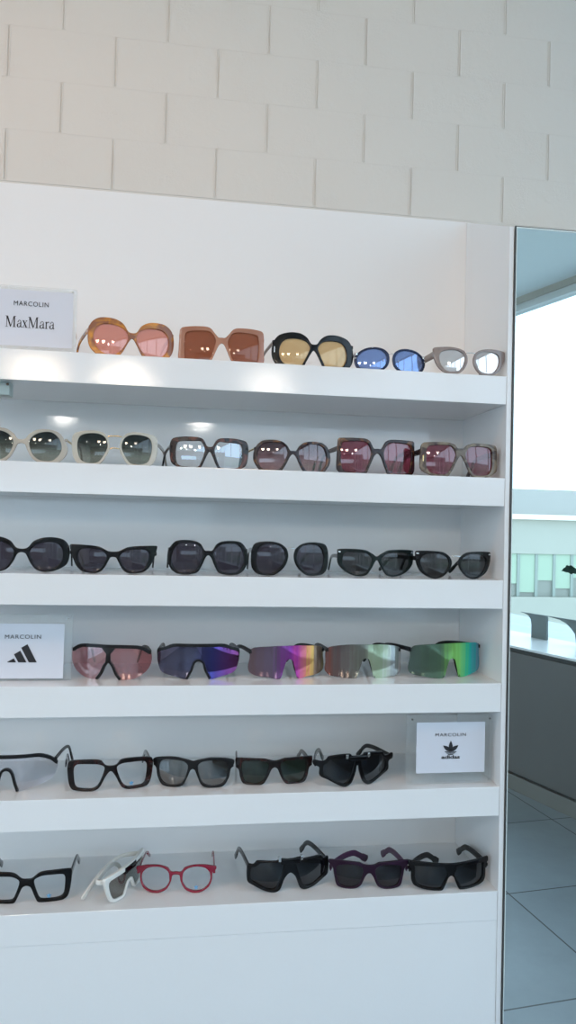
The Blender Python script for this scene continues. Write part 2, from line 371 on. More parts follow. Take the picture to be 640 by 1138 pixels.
# ---- second shelf
s2 = .03
G(row=1, L=-27, R=75.4, yaw=0, Y=.03, fm=A_beige, lm=L_gradg, base=(128, 305, s2), label='beige octagonal sunglasses with green gradient lenses, leftmost on the second shelf', tm=M_gold, tw=.004, tipm=A_beige, spl=(0, .006),
  outer=[(128,158),(150,155),(175,125),(220,98),(290,95),(350,115),(385,165),(402,215),(385,265),(340,303),(240,303),(195,275),(165,225),(150,190),(128,182)],
  lens=[(172,170),(200,130),(250,110),(305,110),(345,140),(365,180),(368,220),(350,260),(310,292),(245,290),(205,265),(180,220)])
G(row=1, L=79.4, R=175, yaw=0, Y=.03, fm=A_cream, lm=L_gradg, base=(315, 298, s2), split=[112, 188], bridgem=M_gold, label='cream rounded square sunglasses with double metal bridge on the second shelf', spl=(0, .018), tw=.008, tm=A_beige,
  outer=[(285,190),(275,130),(240,90),(170,78),(80,88),(55,110),(50,170),(62,240),(90,280),(160,292),(225,288),(265,240)],
  lens=[(275,180),(262,125),(225,98),(160,92),(105,105),(85,140),(85,200),(105,260),(150,283),(215,280),(250,240)])
G(row=1, L=188.4, R=275.4, yaw=3, Y=.03, fm=T_red, lm=L_clearb, base=(335, 300, s2), label='tortoiseshell square glasses with clear bluish lenses on the second shelf', spl=(-.012, .004), tw=.008, tm=M_black,
  outer=[(335,160),(318,155),(295,115),(265,102),(180,98),(115,108),(98,140),(98,200),(110,255),(150,280),(275,290),(295,265),(318,215),(335,188)],
  lens=[(308,170),(285,125),(250,122),(150,125),(135,150),(132,210),(142,262),(170,278),(265,284),(285,255),(303,205)])
G(row=1, L=281.3, R=366.6, yaw=3, Y=.03, fm=T_amb, lm=L_gradr, base=(298, 308, s2), label='dark octagonal sunglasses with plum gradient lenses on the second shelf', tm=M_gold, tw=.004, tipm=T_amb, spl=(-.012, .0),
  outer=[(298,180),(280,178),(262,150),(230,125),(180,115),(120,118),(85,140),(65,180),(62,230),(80,270),(110,300),(225,302),(255,265),(280,215),(298,200)],
  lens=[(268,185),(248,145),(210,128),(130,130),(100,150),(85,190),(85,240),(105,280),(130,294),(215,294),(240,265),(262,215)])
G(row=1, L=373.9, R=460, yaw=3, Y=.03, fm=T_amb, lm=L_wine, base=(308, 300, s2), label='dark brown square sunglasses with wine lenses beside the octagonal pair on the second shelf', spl=(-.006, 0), tw=.010,
  outer=[(308,150),(285,148),(262,108),(230,92),(90,88),(80,100),(76,190),(76,260),(95,285),(150,292),(238,296),(260,260),(285,200),(300,180),(308,178)],
  lens=[(272,160),(250,118),(215,105),(110,108),(98,125),(95,200),(105,265),(130,283),(232,286),(252,250),(270,200)])
G(row=1, L=466.5, R=551.6, yaw=1, Y=.008, fm=T_grey, lm=L_wine, base=(325, 312, s2), label='greyish tortoiseshell angular sunglasses with wine lenses at the right end of the second shelf', spl=(-.004, 0), tw=.012, tm=T_dark, stud='L',
  outer=[(325,148),(305,145),(285,125),(240,112),(110,112),(92,130),(88,170),(88,260),(120,290),(170,308),(250,310),(275,275),(305,215),(325,190)],
  lens=[(298,175),(275,135),(230,125),(140,128),(122,145),(120,250),(140,285),(180,300),(240,300),(265,270),(290,215)])
# ---- third shelf
s3 = .012
G(row=2, L=-28, R=77.3, yaw=0, Y=.04, fm=M_black, lm=L_smoke, base=(130, 298, s3), label='large rounded black sunglasses cut by left photo edge on the third shelf', spl=(0, -.01), tw=.008,
  outer=[(130,148),(165,140),(200,100),(260,78),(330,78),(380,95),(408,135),(412,190),(395,245),(340,280),(270,292),(215,275),(180,230),(155,180),(130,170)],
  lens=[(175,165),(200,130),(250,108),(310,105),(350,120),(372,155),(375,205),(350,250),(310,275),(250,285),(210,260),(185,215)])
G(row=2, L=77.1, R=174.5, yaw=0, Y=.035, fm=M_black, lm=L_smoke, base=(298, 272, s3), label='broad black cat-eye sunglasses with pointed upper corners on the third shelf', tw=.008, spl=(.006, -.008),
  outer=[(298,135),(330,132),(380,108),(450,100),(550,98),(560,105),(545,165),(515,230),(475,262),(400,268),(360,250),(330,200),(315,172),(298,168)],
  lens=[(335,160),(370,125),(430,118),(490,122),(512,145),(505,200),(480,245),(440,262),(395,258),(360,230),(340,190)])
G(row=2, L=186, R=275, yaw=2, Y=.035, fm=M_black, lm=L_smoke, base=(322, 305, s3), label='black octagonal sunglasses with smoke lenses on the third shelf', tw=.007, spl=(.0, .0),
  outer=[(322,162),(300,160),(275,122),(240,105),(180,100),(130,108),(100,140),(86,180),(88,230),(110,275),(145,298),(210,302),(260,290),(285,250),(305,205),(322,190)],
  lens=[(295,170),(270,135),(235,118),(160,115),(125,140),(108,180),(108,235),(130,275),(155,292),(215,295),(255,275),(280,225)])
G(row=2, L=278.5, R=364.4, yaw=4, Y=.04, fm=M_black, lm=L_smoke, base=(315, 302, s3), split=[130], label='rounded square black sunglasses with thin metal bridge, beside the black octagonal pair', tw=.010, spl=(.012, -.02), tm=A_green,
  outer=[(298,170),(285,130),(240,98),(170,88),(100,98),(78,130),(72,190),(80,250),(110,285),(170,295),(220,290),(270,250),(292,210)],
  lens=[(282,170),(262,125),(220,103),(150,103),(115,130),(102,180),(105,235),(125,275),(170,288),(215,280),(255,240),(278,205)])
G(row=2, L=374.4, R=458.5, yaw=2, Y=.05, fm=A_green, lm=L_smoke2, base=(290, 272, s3), label='narrow angular black sunglasses with silver hinge tabs on the third shelf', tw=.008, spl=(.012, -.02), tabs=True,
  outer=[(290,150),(265,135),(220,112),(140,105),(55,108),(52,130),(55,190),(90,235),(140,262),(190,270),(230,260),(260,220),(278,185),(290,172)],
  lens=[(262,160),(225,130),(140,122),(95,125),(82,150),(82,200),(115,240),(160,260),(200,262),(235,240),(255,200)])
G(row=2, L=461, R=544.4, yaw=3, Y=.018, fm=M_black, lm=L_smoke2, base=(312, 272, s3), split=[137], label='black pilot sunglasses with thin silver bridge at the right end of the third shelf', tw=.009, spl=(.016, -.02), tabs=True, tm=A_green,
  outer=[(292,180),(282,145),(240,115),(160,107),(85,108),(78,118),(85,180),(110,230),(160,262),(200,268),(240,255),(275,220)],
  lens=[(278,180),(265,145),(220,122),(150,122),(112,140),(105,175),(125,225),(170,258),(205,262),(240,245),(265,215)])
# ---- fourth shelf: shields.  lens outline from top centre to notch, brow = how deep the frame bar is
s4 = -.004
G(row=3, L=80, R=168, yaw=-14, wrap=3.4, Y=.05, fm=M_matte, lm=R_rose, base=(315, 285, .04), shield=True, brow=15, nose=True, bridge=True, label='half-rim black sport glasses with a rose shield lens on the fourth shelf', tw=.006, spl=(-.004, -.06),
  lens=[(315,82),(420,86),(500,95),(550,125),(556,190),(530,240),(470,278),(385,284),(360,250),(340,205),(315,182)])
G(row=3, L=174.3, R=265.6, yaw=0, wrap=3.2, Y=.05, fm=M_matte, lm=R_blue, base=(318, 276, s4), shield=True, brow=14, nose=True, label='black sport shield sunglasses with a violet and blue mirrored lens on the fourth shelf', tw=.008, spl=(.01, -.01),
  lens=[(318,70),(400,70),(470,72),(520,92),(558,104),(560,140),(555,180),(530,235),(440,262),(385,272),(360,225),(345,180),(318,168)])
G(row=3, L=275.5, R=359.5, yaw=9, wrap=3.6, Y=.05, fm=M_matte, lm=R_purp, base=(318, 268, s4), shield=True, brow=5, nose=True, label='rimless shield sunglasses with a purple to orange mirrored lens on the fourth shelf', tw=.009, spl=(.0, -.03),
  lens=[(318,75),(230,78),(120,88),(95,105),(92,150),(84,200),(92,232),(130,252),(200,260),(262,267),(282,215),(299,162),(318,154)])
G(row=3, L=361, R=445, yaw=2, wrap=3.4, Y=.05, fm=M_matte, lm=R_silv, base=(308, 258, s4), shield=True, brow=5, nose=True, label='rimless shield sunglasses with a silver and pale green mirrored lens on the fourth shelf', tw=.009, spl=(.0, -.03),
  lens=[(308,70),(200,72),(110,88),(88,110),(88,180),(86,220),(110,245),(160,254),(252,257),(274,200),(290,154),(308,147)])
G(row=3, L=453.5, R=532.3, yaw=15, wrap=3.8, Y=.05, fm=M_matte, lm=R_gree, base=(318, 262, s4), shield=True, brow=5, nose=True, label='rimless shield sunglasses with a bright green and teal mirrored lens on the fourth shelf', tw=.009, spl=(.0, -.04),
  lens=[(318,78),(230,80),(120,90),(98,110),(96,150),(88,210),(100,238),(150,250),(264,261),(284,215),(300,167),(318,158)])
# ---- fifth shelf
s5 = -.025
G(row=4, L=-46, R=63.5, yaw=0, wrap=3.0, Y=.04, fm=M_matte, lm=R_clr, base=(45, 314, s5), shield=True, brow=16, nose=True, label='black-rimmed sport glasses with clear shield lens, leftmost on the fifth shelf', tw=.007, spl=(.0, .012),
  lens=[(45,103),(150,100),(230,98),(290,118),(328,150),(325,200),(300,245),(200,290),(110,312),(95,270),(75,205),(45,190)])
G(row=4, L=74.5, R=169.5, yaw=6, Y=.035, fm=T_mar, lm=L_demo, base=(332, 307, -.06), label='thick dark maroon tortoiseshell square glasses with clear lenses on the fifth shelf', tw=.012, spl=(-.010, -.006), logo=True, tm=M_black,
  outer=[(332,160),(300,155),(275,130),(230,125),(110,135),(82,150),(78,200),(90,280),(115,312),(220,315),(265,295),(300,230),(320,200),(332,192)],
  lens=[(298,170),(270,152),(220,150),(135,155),(115,175),(115,230),(125,285),(145,300),(225,300),(258,280),(285,225)])
G(row=4, L=170, R=260, yaw=-8, Y=.037, fm=M_matte, lm=L_half, base=(322, 293, .0), label='matte black sporty square sunglasses with a silvery reflection on the fifth shelf', tw=.009, spl=(.095, -.095), ly=(.03, .036), wrap=2.6,
  outer=[(322,135),(350,128),(430,115),(530,125),(565,140),(560,170),(545,190),(535,240),(505,285),(440,293),(380,280),(350,225),(335,190),(322,182)],
  lens=[(350,160),(380,135),(480,130),(525,150),(532,190),(525,240),(500,275),(440,285),(385,268),(358,215)])
G(row=4, L=261, R=346.8, yaw=1, Y=.042, fm=T_mar, lm=L_dkg, base=(318, 293, -.045), label='dark tortoiseshell square sunglasses with bottle green lenses on the fifth shelf', tw=.010, spl=(.012, .000), tm=T_dark,
  outer=[(318,148),(290,145),(255,138),(90,142),(85,155),(90,195),(105,210),(115,255),(135,290),(200,295),(250,288),(280,245),(300,200),(318,188)],
  lens=[(285,165),(250,152),(140,155),(120,170),(122,215),(135,265),(155,285),(210,288),(250,272),(275,225)])
G(row=4, L=348, R=435.4, yaw=12, Y=.026, fm=M_black, lm=L_dark, base=(335, 300, -.05), label='angular black flip-up sunglasses with silver clips next to the small clover sign', tw=.010, spl=(.070, -.005), wrap=2.6, clips=True,
  outer=[(340,130),(300,128),(290,118),(230,122),(165,135),(150,155),(125,162),(85,158),(84,185),(115,200),(118,245),(160,265),(230,298),(265,303),(300,280),(325,215),(340,185)],
  lens=[(315,150),(280,135),(180,145),(160,165),(135,185),(135,235),(165,255),(235,288),(260,290),(285,265),(305,210)])
# ---- lowest shelf
s6 = -.05
G(row=5, L=-19.5, R=79.7, yaw=0, Y=.038, fm=M_black, lm=L_demo, base=(160, 350, s6), label='thick black square glasses with clear lenses, cut by left photo edge on the lowest shelf', tw=.012, spl=(.0, .0), logo=True,
  outer=[(160,205),(190,200),(235,165),(300,155),(415,150),(425,165),(420,250),(405,315),(370,338),(235,345),(210,310),(185,255),(160,245)],
  lens=[(200,215),(240,185),(300,178),(375,178),(388,200),(385,280),(370,312),(330,325),(245,325),(225,300)])
G(row=5, L=151.6, R=239.8, yaw=-5, Y=.048, fm=A_red, lm=L_demo, base=(298, 298, .0), label='round red glasses with clear lenses on the lowest shelf', tw=.005, spl=(.004, -.008), logo=True, tipm=A_red,
  outer=[(298,175),(270,175),(250,152),(200,138),(130,140),(85,150),(65,155),(65,172),(85,185),(88,230),(105,270),(150,297),(200,298),(245,275),(270,230),(278,195),(298,190)],
  lens=[(262,215),(255,175),(225,152),(180,145),(130,155),(100,185),(95,225),(110,262),(145,287),(190,290),(235,272),(258,240)])
G(row=5, L=274.5, R=364, yaw=7, Y=.035, fm=M_black, lm=L_dark, base=(375, 310, -.06, 4.92), label='angular black flip-up sunglasses with silver clips and open arms on the lowest shelf', tw=.012, spl=(.002, -.010), wrap=2.6, clips=True,
  outer=[(375,140),(320,138),(300,150),(200,155),(180,175),(150,178),(150,265),(180,285),(240,310),(290,316),(320,300),(345,240),(375,212)],
  lens=[(345,165),(315,155),(215,165),(190,185),(165,195),(163,255),(195,275),(245,298),(285,302),(305,285),(325,235)])
G(row=5, L=365, R=453.5, yaw=-6, Y=.03, fm=A_plum, lm=L_plum, base=(320, 308, -.01), label='dark plum square sunglasses with dark lenses on the lowest shelf', tw=.014, spl=(.080, -.024), ly=(.10, .12), tm=A_plumt,
  outer=[(320,165),(290,162),(260,150),(85,145),(82,165),(105,190),(115,240),(130,290),(170,305),(230,305),(270,285),(295,235),(310,215),(320,212)],
  lens=[(285,190),(250,165),(150,168),(125,185),(128,240),(145,285),(180,298),(230,295),(262,275),(280,230)])
G(row=5, L=453, R=541.5, yaw=1, Y=.012, fm=M_black, lm=L_dark, base=(350, 282, -.03), label='flat-top black shield sunglasses at the right end of the lowest shelf', tw=.014, spl=(.085, -.005), ly=(.085, .12), wrap=2.6,
  outer=[(350,118),(250,116),(92,112),(88,118),(88,140),(105,155),(108,230),(125,262),(190,280),(290,282),(312,250),(332,205),(350,192)],
  lens=[(332,190),(318,150),(318,135),(120,140),(122,155),(125,225),(145,255),(200,270),(283,272),(300,240)])

def tref(scale, ox, oz):
    """three-leaf mark with three stripes cut across"""
    polys = []
    def leaf(ang, l, w):
        pts = []
        for i in range(12):
            t = i/11; pts.append((w*math.sin(math.pi*t)**.9*(1.15-.4*t), l*t))
        for i in range(1, 11):
            t = 1-i/11; pts.append((-w*math.sin(math.pi*t)**.9*(1.15-.4*t), l*t))
        ca, sa = math.cos(ang), math.sin(ang)
        return [(x*ca+z*sa, -x*sa+z*ca) for x, z in pts]
    for a, l, w in ((0, 1.0, .2), (.95, .95, .2), (-.95, .95, .2)):
        polys.append([(ox+x*scale, oz+(z+.1)*scale) for x, z in leaf(a, l, w)])
    return polys
def flat_polys(polys, th=.0003):
    bm = bmesh.new()
    for p in polys:
        vs = [bm.verts.new((x, -th, z)) for x, z in p]
        f = bm.faces.new(vs)
        r = bmesh.ops.extrude_face_region(bm, geom=[f])
        for v in r['geom']:
            if isinstance(v, bmesh.types.BMVert): v.co.y += th
    bm.normal_update(); bmesh.ops.triangulate(bm, faces=bm.faces)
    return bm
TREF_BARS = [[(-.62, -.02), (.62, -.02), (.55, -.10), (-.55, -.10)], [(-.5, -.15), (.5, -.15), (.40, -.23), (-.40, -.23)], [(-.33, -.28), (.33, -.28), (.18, -.36), (-.18, -.36)]]

def build(g):
    row = g['row']; bx = g['base']; cx, base, slope = bx[:3]; s = bx[3] if len(bx) > 3 else 5.333
    zs = ZS[row]; yaw = math.radians(g['yaw']); wrap = g.get('wrap', 1.6)
    shield = g.get('shield')
    lens = half(g['lens'], cx, base, slope, s)
    outer = half(g['outer'], cx, base, slope, s) if not shield else lens
    hw = max(x for x, z in outer)
    zmin = min(z for x, z in outer)
    zmax = max(z for x, z in outer)
    # solve centre and scale so that the front spans the measured width
    X = on_y((g['L']+g['R'])/2, 569, g['Y'])[0]; W = .07
    cyw, syw = math.cos(yaw), math.sin(yaw)
    def ends(X, W):
        out = []
        for sg in (-1, 1):
            u, b = sg*W, wrap*W*W
            out.append(proj((X+u*cyw-b*syw, g['Y']+u*syw+b*cyw, zs+.02))[0])
        return out
    for _ in range(25):
        a, b = ends(X, W)
        W *= (g['R']-g['L'])/(b-a)
        X += ((g['L']+g['R'])/2-(a+b)/2)/F*1.3
    k = W/hw
    lens = [(x*k, (z-zmin)*k) for x, z in lens]; outer = [(x*k, (z-zmin)*k) for x, z in outer]
    H = (zmax-zmin)*k
    if not shield and 'rimt' not in g:
        c0, c1 = sum(x for x, z in lens)/len(lens), sum(z for x, z in lens)/len(lens)
        lens = [(c0+(x-c0)*.97, c1+(z-c1)*.965) for x, z in lens]
    minb = min(wrap*x*x for x, z in outer if z < .01)
    root = empty('sport_glasses' if shield else ('eyeglasses' if g['lm'] in (L_demo, L_clearb) else 'sunglasses'), (X, g['Y'], zs), yaw)
    tag(root, g['label'], 'glasses' if g['lm'] in (L_demo, L_clearb) else 'sunglasses', RG[row])
    zc = H*.5
    def bend(bm, kv=0, uc=0, ku=0, dy=0):
        for v in bm.verts:
            x, z = v.co.x, v.co.z
            v.co.y += wrap*x*x + kv*(z-zc)**2 + ku*(abs(x)-uc)**2 + dy
        return bm
    lo = .0003
    rt = g.get('rimt', .0024)
    if not shield:
        lxs = [x for x, z in lens]; uc = (max(lxs)+min(lxs))/2
        if g.get('split'):
            polys = [cat([(sg*x, z+lo) for x, z in p]) for sg in (-1, 1) for p in (outer, lens)]
        else:
            full = [(x, z+lo) for x, z in outer]+[(-x, z+lo) for x, z in outer[::-1]]
            if outer[0][0] < .0015: full = [(0, outer[0][1]+lo)]+[(x, z+lo) for x, z in outer[1:-1]]+[(0, outer[-1][1]+lo)]+[(-x, z+lo) for x, z in outer[-2:0:-1]]
            polys = [cat(full)]+[cat([(sg*x, z+lo) for x, z in lens]) for sg in (-1, 1)]
        bm = plate_mesh(polys, rt, min(.0009, rt*.4), 2); slice_bm(bm, 0, .005); bend(bm)
        bmo('frame_front', bm, g['fm'], root, 35)
        lobj = []
        for sg in (-1, 1):
            cxl = sum(x for x, z in lens)/len(lens); czl = sum(z for x, z in lens)/len(lens)
            P = cat([(sg*(cxl+(x-cxl)*1.025), lo+czl+(z-czl)*1.025) for x, z in lens])
            bm = plate_mesh([P], .0006, .0, 0); slice_bm(bm, 0, .004); slice_bm(bm, 2, .005)
            bend(bm, 2.2, uc, 1.8, -.0006)
            lobj.append(bmo('lens', bm, g['lm'], root, 40))
        if g.get('logo'):
            sc = W*.075; xo = uc; zo = H*.16
            bm = flat_polys(tref(sc, xo, zo)+[[(xo+x*sc, zo+z*sc) for x, z in b] for b in TREF_BARS])
            bend(bm, 2.2, uc, 1.8, -.0018)
            bmo('printed_mark', bm, M_blueink, lobj[1])
        for yy in g.get('split') or []:
            zb = (base-yy)/s*k-zmin*k
            xi = min(x for x, z in outer)
            best = min((abs(z-zb), x) for x, z in outer if x < uc)[1] if True else xi
            e = best+.001
            bm = bmesh.new(); pts = [(-e, 0, zb-.001), (-e*.5, -.001, zb), (0, -.0015, zb+.0004), (e*.5, -.001, zb), (e, 0, zb-.001)]
            pts = [(x, wrap*x*x+y, z) for x, y, z in pts]
            sweep(bm, smooth_path(pts, 3), [.0018]*13, [.0018]*13, 8)
            bmo('metal_bridge', bm, g.get('bridgem', M_silver), root, 50)
        if g.get('clips'):
            for sg in (-1, 1):
                bm = bmesh.new(); z0 = zmax*k-zmin*k
                box(bm, sg*W*.27-.0022, sg*W*.27+.0022, -rt-.0022, rt+.001, outer[1][1]-.004, outer[1][1]+.003, .0005)
                bend(bm); bmo('silver_clip', bm, M_silver, root)
            bm = bmesh.new(); box(bm, -W*.22, W*.22, -rt-.0014, rt, outer[0][1]-.008, outer[0][1]+.0006, .001); bend(bm); bmo('flip_bar', bm, M_black, root, 40)
        if g.get('tabs'):
            for sg in (-1, 1):
                zt = outer_max_z = max(z for x, z in outer if x > W*.9)-.004
                bm = bmesh.new(); box(bm, sg*(W-.003)-.0022, sg*(W-.003)+.0022, -rt-.0012, -rt+.001, zt-.0012, zt+.0012, .0003); bend(bm); bmo('silver_tab', bm, M_silver, root)
        if g.get('studs'):
            for sg in (-1, 1):
                for px_, pz_ in ((uc, H-.0006), (W-.002, H*.55), (uc-.02, H*.5)):
                    bm = bmesh.new(); bmesh.ops.create_uvsphere(bm, u_segments=8, v_segments=6, radius=.0013, matrix=Matrix.Translation((sg*px_, -rt, pz_))); bend(bm); bmo('metal_stud', bm, M_silver, root, 60)
    else:
        full = [(0, lens[0][1])]+[(x, z) for x, z in lens[1:-1]]+[(0, lens[-1][1])]+[(-x, z) for x, z in lens[-2:0:-1]]
        P = cat([(x, z+lo) for x, z in full])
        bm = plate_mesh([P], .0007, 0, 0); slice_bm(bm, 0, .0035); slice_bm(bm, 2, .008); bend(bm, .6)
        lo_ = bmo('shield_lens', bm, g['lm'], root, 40)
        # brow bar: follows the upper edge
        topi = max(i for i, (x, z) in enumerate(lens) if z > H*.62)
        th = g['brow']/s*k
        up = [(0, lens[0][1])]+lens[1:topi+1]
        pts = up+[(x*.985, z-th*(1.0 if i < len(up)-2 else 1.25)) for i, (x, z) in enumerate(up)][::-1]
        ful = [(x, z+lo+.0008) for x, z in pts]
        hp = cat([(sg*x, z) for sg in (1,) for x, z in ful])
        bar = up[::-1]; bot = [(x*.985, z-th) for x, z in up]
        loop = [(x, z+.0012) for x, z in bar]+[(-x, z+.0012) for x, z in up[1:]]+[(-x, z) for x, z in bot[::-1]]+[(x, z) for x, z in bot[1:]]
        if th > .002:
            bm = plate_mesh([cat(loop, 3)], .0022, .0006, 1); slice_bm(bm, 0, .004); bend(bm, .6)
            bmo('brow_bar', bm, g['fm'], root, 35)
        if g.get('bridge'):
            bm = plate_mesh([[(-.012, H-.004), (.012, H-.004), (.0035, H-.014), (.0045, lens[-1][1]), (-.0045, lens[-1][1]), (-.0035, H-.014)]], .0016, .0004, 1); bend(bm, .6, dy=-.0012)
            bmo('bridge_plate', bm, M_matte, root, 40)
        # nose piece
        ns = [(x, z) for x, z in lens[-4:-1]]
        bar = [(-x, z) for x, z in ns]+[(0, lens[-1][1]+.001)]+[(x, z) for x, z in ns[::-1]]
        bm = bmesh.new(); pth = smooth_path([(x, wrap*x*x+.002, z+.001) for x, z in bar], 4)
        nw = .6 if g['brow'] < 9 else 1.2
        sweep(bm, pth, [.004*nw]*len(pth), [.008*nw]*len(pth), 8)
        bmo('nose_piece', bm, M_matte, root, 45)
    # temples
    hz = min(H-.006, max(H*.72, .02)) if not g.get('shield') else H-.011
    tw = g['tw']; spl = g.get('spl', (0, 0))
    for j, sg in enumerate((-1, 1)):
        x0 = sg*(W-.0032); y0 = wrap*W*W-.0005
        sp = spl[j]
        if sg < 0: pass
        ly = g.get('ly', (.128, .128))[j]
        room_ = (DP-.010-g['Y']-(x0*syw+y0*cyw)-sp*syw)/cyw
        Ly = min(ly, room_)
        def P_(t, z): return (x0+sp*t**1.3, y0+Ly*t, z)
        zz = hz
        pts = [P_(0, zz), P_(.12, zz), P_(.45, zz-.001), P_(.68, zz-.005), P_(.80, zz-.013), P_(.90, (zz-.013)*.5+.002), P_(1.0, .0045)]
        pth = smooth_path(pts, 5); n = len(pth)
        hs = [tw*(1-.28*math.sin(min(i/(n-1)/.8, 1)*math.pi/2)) if i < n*.75 else tw*(.72+.22*math.sin((i/(n-1)-.75)*4*math.pi*.9)) for i in range(n)]
        hs = [max(h, .0035) for h in hs]; ths = [.0034]*n; hs[-1] *= .55; ths[-1] *= .6
        cut = int(n*.62)
        lowz = min(p.z-h/2 for p, h in zip(pth, hs))
        for i in range(int(n*.8), n): pth[i].z = max(pth[i].z, hs[i]/2+.0004)
        tm = g.get('tm', g['fm'])
        if g.get('tipm'):
            bm = bmesh.new(); sweep(bm, pth[:cut+1], hs[:cut+1], [.0025]*(cut+1)); t = bmo('temple', bm, tm, root, 50)
            h2 = [max(h, .006) for h in hs[cut:]]; h2[-1] = .003
            for i in range(cut, n): pth[i].z = max(pth[i].z, h2[i-cut]/2+.0004)
            bm = bmesh.new(); sweep(bm, pth[cut:], h2, ths[cut:]); bmo('temple_tip', bm, g['tipm'], t, 50)
        else:
            bm = bmesh.new(); sweep(bm, pth, hs, ths); t = bmo('temple', bm, tm, root, 50)
        bm = bmesh.new(); box(bm, x0-.0022, x0+.0022, y0-.0028, y0+.004, hz-min(tw, .006)/2, hz+min(tw, .006)/2, .0006)
        bmo('hinge', bm, M_silver if g['fm'] in (A_navy,) else g['fm'], t, 40)
        if g.get('stud') == 'L' and sg < 0:
            bm = bmesh.new(); box(bm, x0-.0006+.001, x0+.0035, wrap*W*W-rt-.0012, wrap*W*W, H*.42, H*.60, .0008); bmo('metal_emblem', bm, M_gold if row else M_silver, root)
    return root
for g in SPECS: build(g)
# ------------------------------------------------------------------ white shield pair turned sideways, lowest shelf
def on_shelf(px, py, z):
    d = ray(px, py); t = (z-CAM[2])/d[2]; return CAM+d*t
z6 = ZS[5]
A = on_shelf(117, 1009, z6)                        # near lower corner on the shelf
Bp = on_shelf(146, 983, z6)                        # far lower corner
fd = Vector(Bp-A); fd.z = 0; 
ang = math.atan2(fd.y, fd.x); ang = max(min(ang, math.radians(64)), math.radians(50))
root = tag(empty('sunglasses', (A[0], A[1], z6), ang), 'white shield sunglasses turned sideways with folded arms between black and red glasses', 'sunglasses', RG[5])
Wd = .120; Hh = .047
def wb(bm):
    for v in bm.verts: v.co.y += 2.4*(v.co.x-Wd/2)**2-2.4*(Wd/2)**2
    return bm
o_ = [(-.004, Hh*.80), (-.004, Hh), (.02, Hh*1.04), (Wd/2, Hh*1.05), (Wd-.02, Hh*1.04), (Wd+.004, Hh), (Wd+.004, Hh*.80), (Wd-.002, Hh*.45), (Wd-.012, .004), (Wd-.035, 0), (Wd/2+.016, .002), (Wd/2+.006, .018), (Wd/2, .020), (Wd/2-.006, .018), (Wd/2-.016, .002), (.035, 0), (.012, .004), (.002, Hh*.45)]
i_ = [(.004, Hh*.82), (.02, Hh*.88), (Wd/2, Hh*.89), (Wd-.02, Hh*.88), (Wd-.004, Hh*.82), (Wd-.007, Hh*.45), (Wd-.016, .008), (Wd-.035, .005), (Wd/2+.019, .006), (Wd/2+.009, .022), (Wd/2, .025), (Wd/2-.009, .022), (Wd/2-.019, .006), (.035, .005), (.016, .008), (.007, Hh*.45)]
bm = plate_mesh([cat([(x, z+.0004) for x, z in o_], 3), cat(i_, 3)], .003, .001, 2); slice_bm(bm, 0, .005); wb(bm); bmo('frame_front', bm, A_white, root, 40)
bm = plate_mesh([cat([(Wd/2+(x-Wd/2)*1.01, z) for x, z in i_], 3)], .0007, 0, 0); slice_bm(bm, 0, .004); wb(bm); bmo('shield_lens', bm, L_wsh, root, 40)
bm = bmesh.new(); box(bm, Wd/2-.018, Wd/2+.018, -.0045, .003, Hh*.80, Hh*1.02, .001); slice_bm(bm, 0, .005); wb(bm); bmo('black_bridge_insert', bm, M_black, root, 40)
iv = Matrix.Rotation(-ang, 4, 'Z')
def loc(p): q = iv @ Vector((p[0]-A[0], p[1]-A[1], 0)); q.z = p[2]-z6; return q
tipA = loc(on_shelf(91, 1000, z6+.004))
hinF = Vector((Wd-.002, .004, Hh*.86))
pts = [hinF, hinF.lerp(tipA, .25)+Vector((0, .010, .012)), hinF.lerp(tipA, .55)+Vector((0, .010, .014)), hinF.lerp(tipA, .80)+Vector((0, .004, .009)), tipA+Vector((0, 0, .001))]
pth = smooth_path(pts, 6); n = len(pth)
bm = bmesh.new(); hs = [.008-.002*math.sin(i/(n-1)*math.pi) for i in range(n)]; hs[-1] = .004
for p, h in zip(pth, hs): p.z = max(p.z, h/2+.0004)
sweep(bm, pth, hs, [.004]*n); bmo('temple', bm, A_white, root, 50)
hinN = Vector((.002, .004, Hh*.86))
pts = [hinN, hinN+Vector((-.004, .012, .0)), Vector((.03, .022, Hh*.9)), Vector((.075, .030, Hh*.75)), Vector((.100, .034, .02)), Vector((.112, .036, .0045))]
pth = smooth_path(pts, 6); n = len(pth); hs = [.008]*n; hs[-1] = .004
for p, h in zip(pth, hs): p.z = max(p.z, h/2+.0004)
bm = bmesh.new(); sweep(bm, pth, hs, [.004]*n); bmo('temple', bm, A_white, root, 50)
# ------------------------------------------------------------------ signs
def text_mesh(s, size, sx=1.0, space=1.0, bold=0.0):
    cu = bpy.data.curves.new('text', 'FONT'); cu.body = s; cu.size = size; cu.space_character = space; cu.offset = bold
    cu.align_x = 'CENTER'; cu.align_y = 'CENTER'; cu.extrude = .0001
    o = bpy.data.objects.new('text', cu); C.objects.link(o)
    me = bpy.data.meshes.new_from_object(o.evaluated_get(bpy.context.evaluated_depsgraph_get()))
    bpy.data.objects.remove(o); bpy.data.curves.remove(cu)
    xs = [v.co.x for v in me.vertices]; ys = [v.co.y for v in me.vertices]
    mx, my_ = (max(xs)+min(xs))/2, (max(ys)+min(ys))/2
    for v in me.vertices: v.co = Vector(((v.co.x-mx)*sx, -v.co.z, v.co.y-my_))
    return me, (max(xs)-min(xs))*sx, max(ys)-min(ys)
def place_text(s, w, h, x, z, y, root, m=M_ink, space=1.0, bold=0):
    me, tw_, th_ = text_mesh(s, 1.0, 1, space, bold)
    for v in me.vertices: v.co = Vector((x+v.co.x*w/tw_, y+v.co.y*.0002, z+v.co.z*h/th_))
    mobj('printed_lettering', me, m, root)
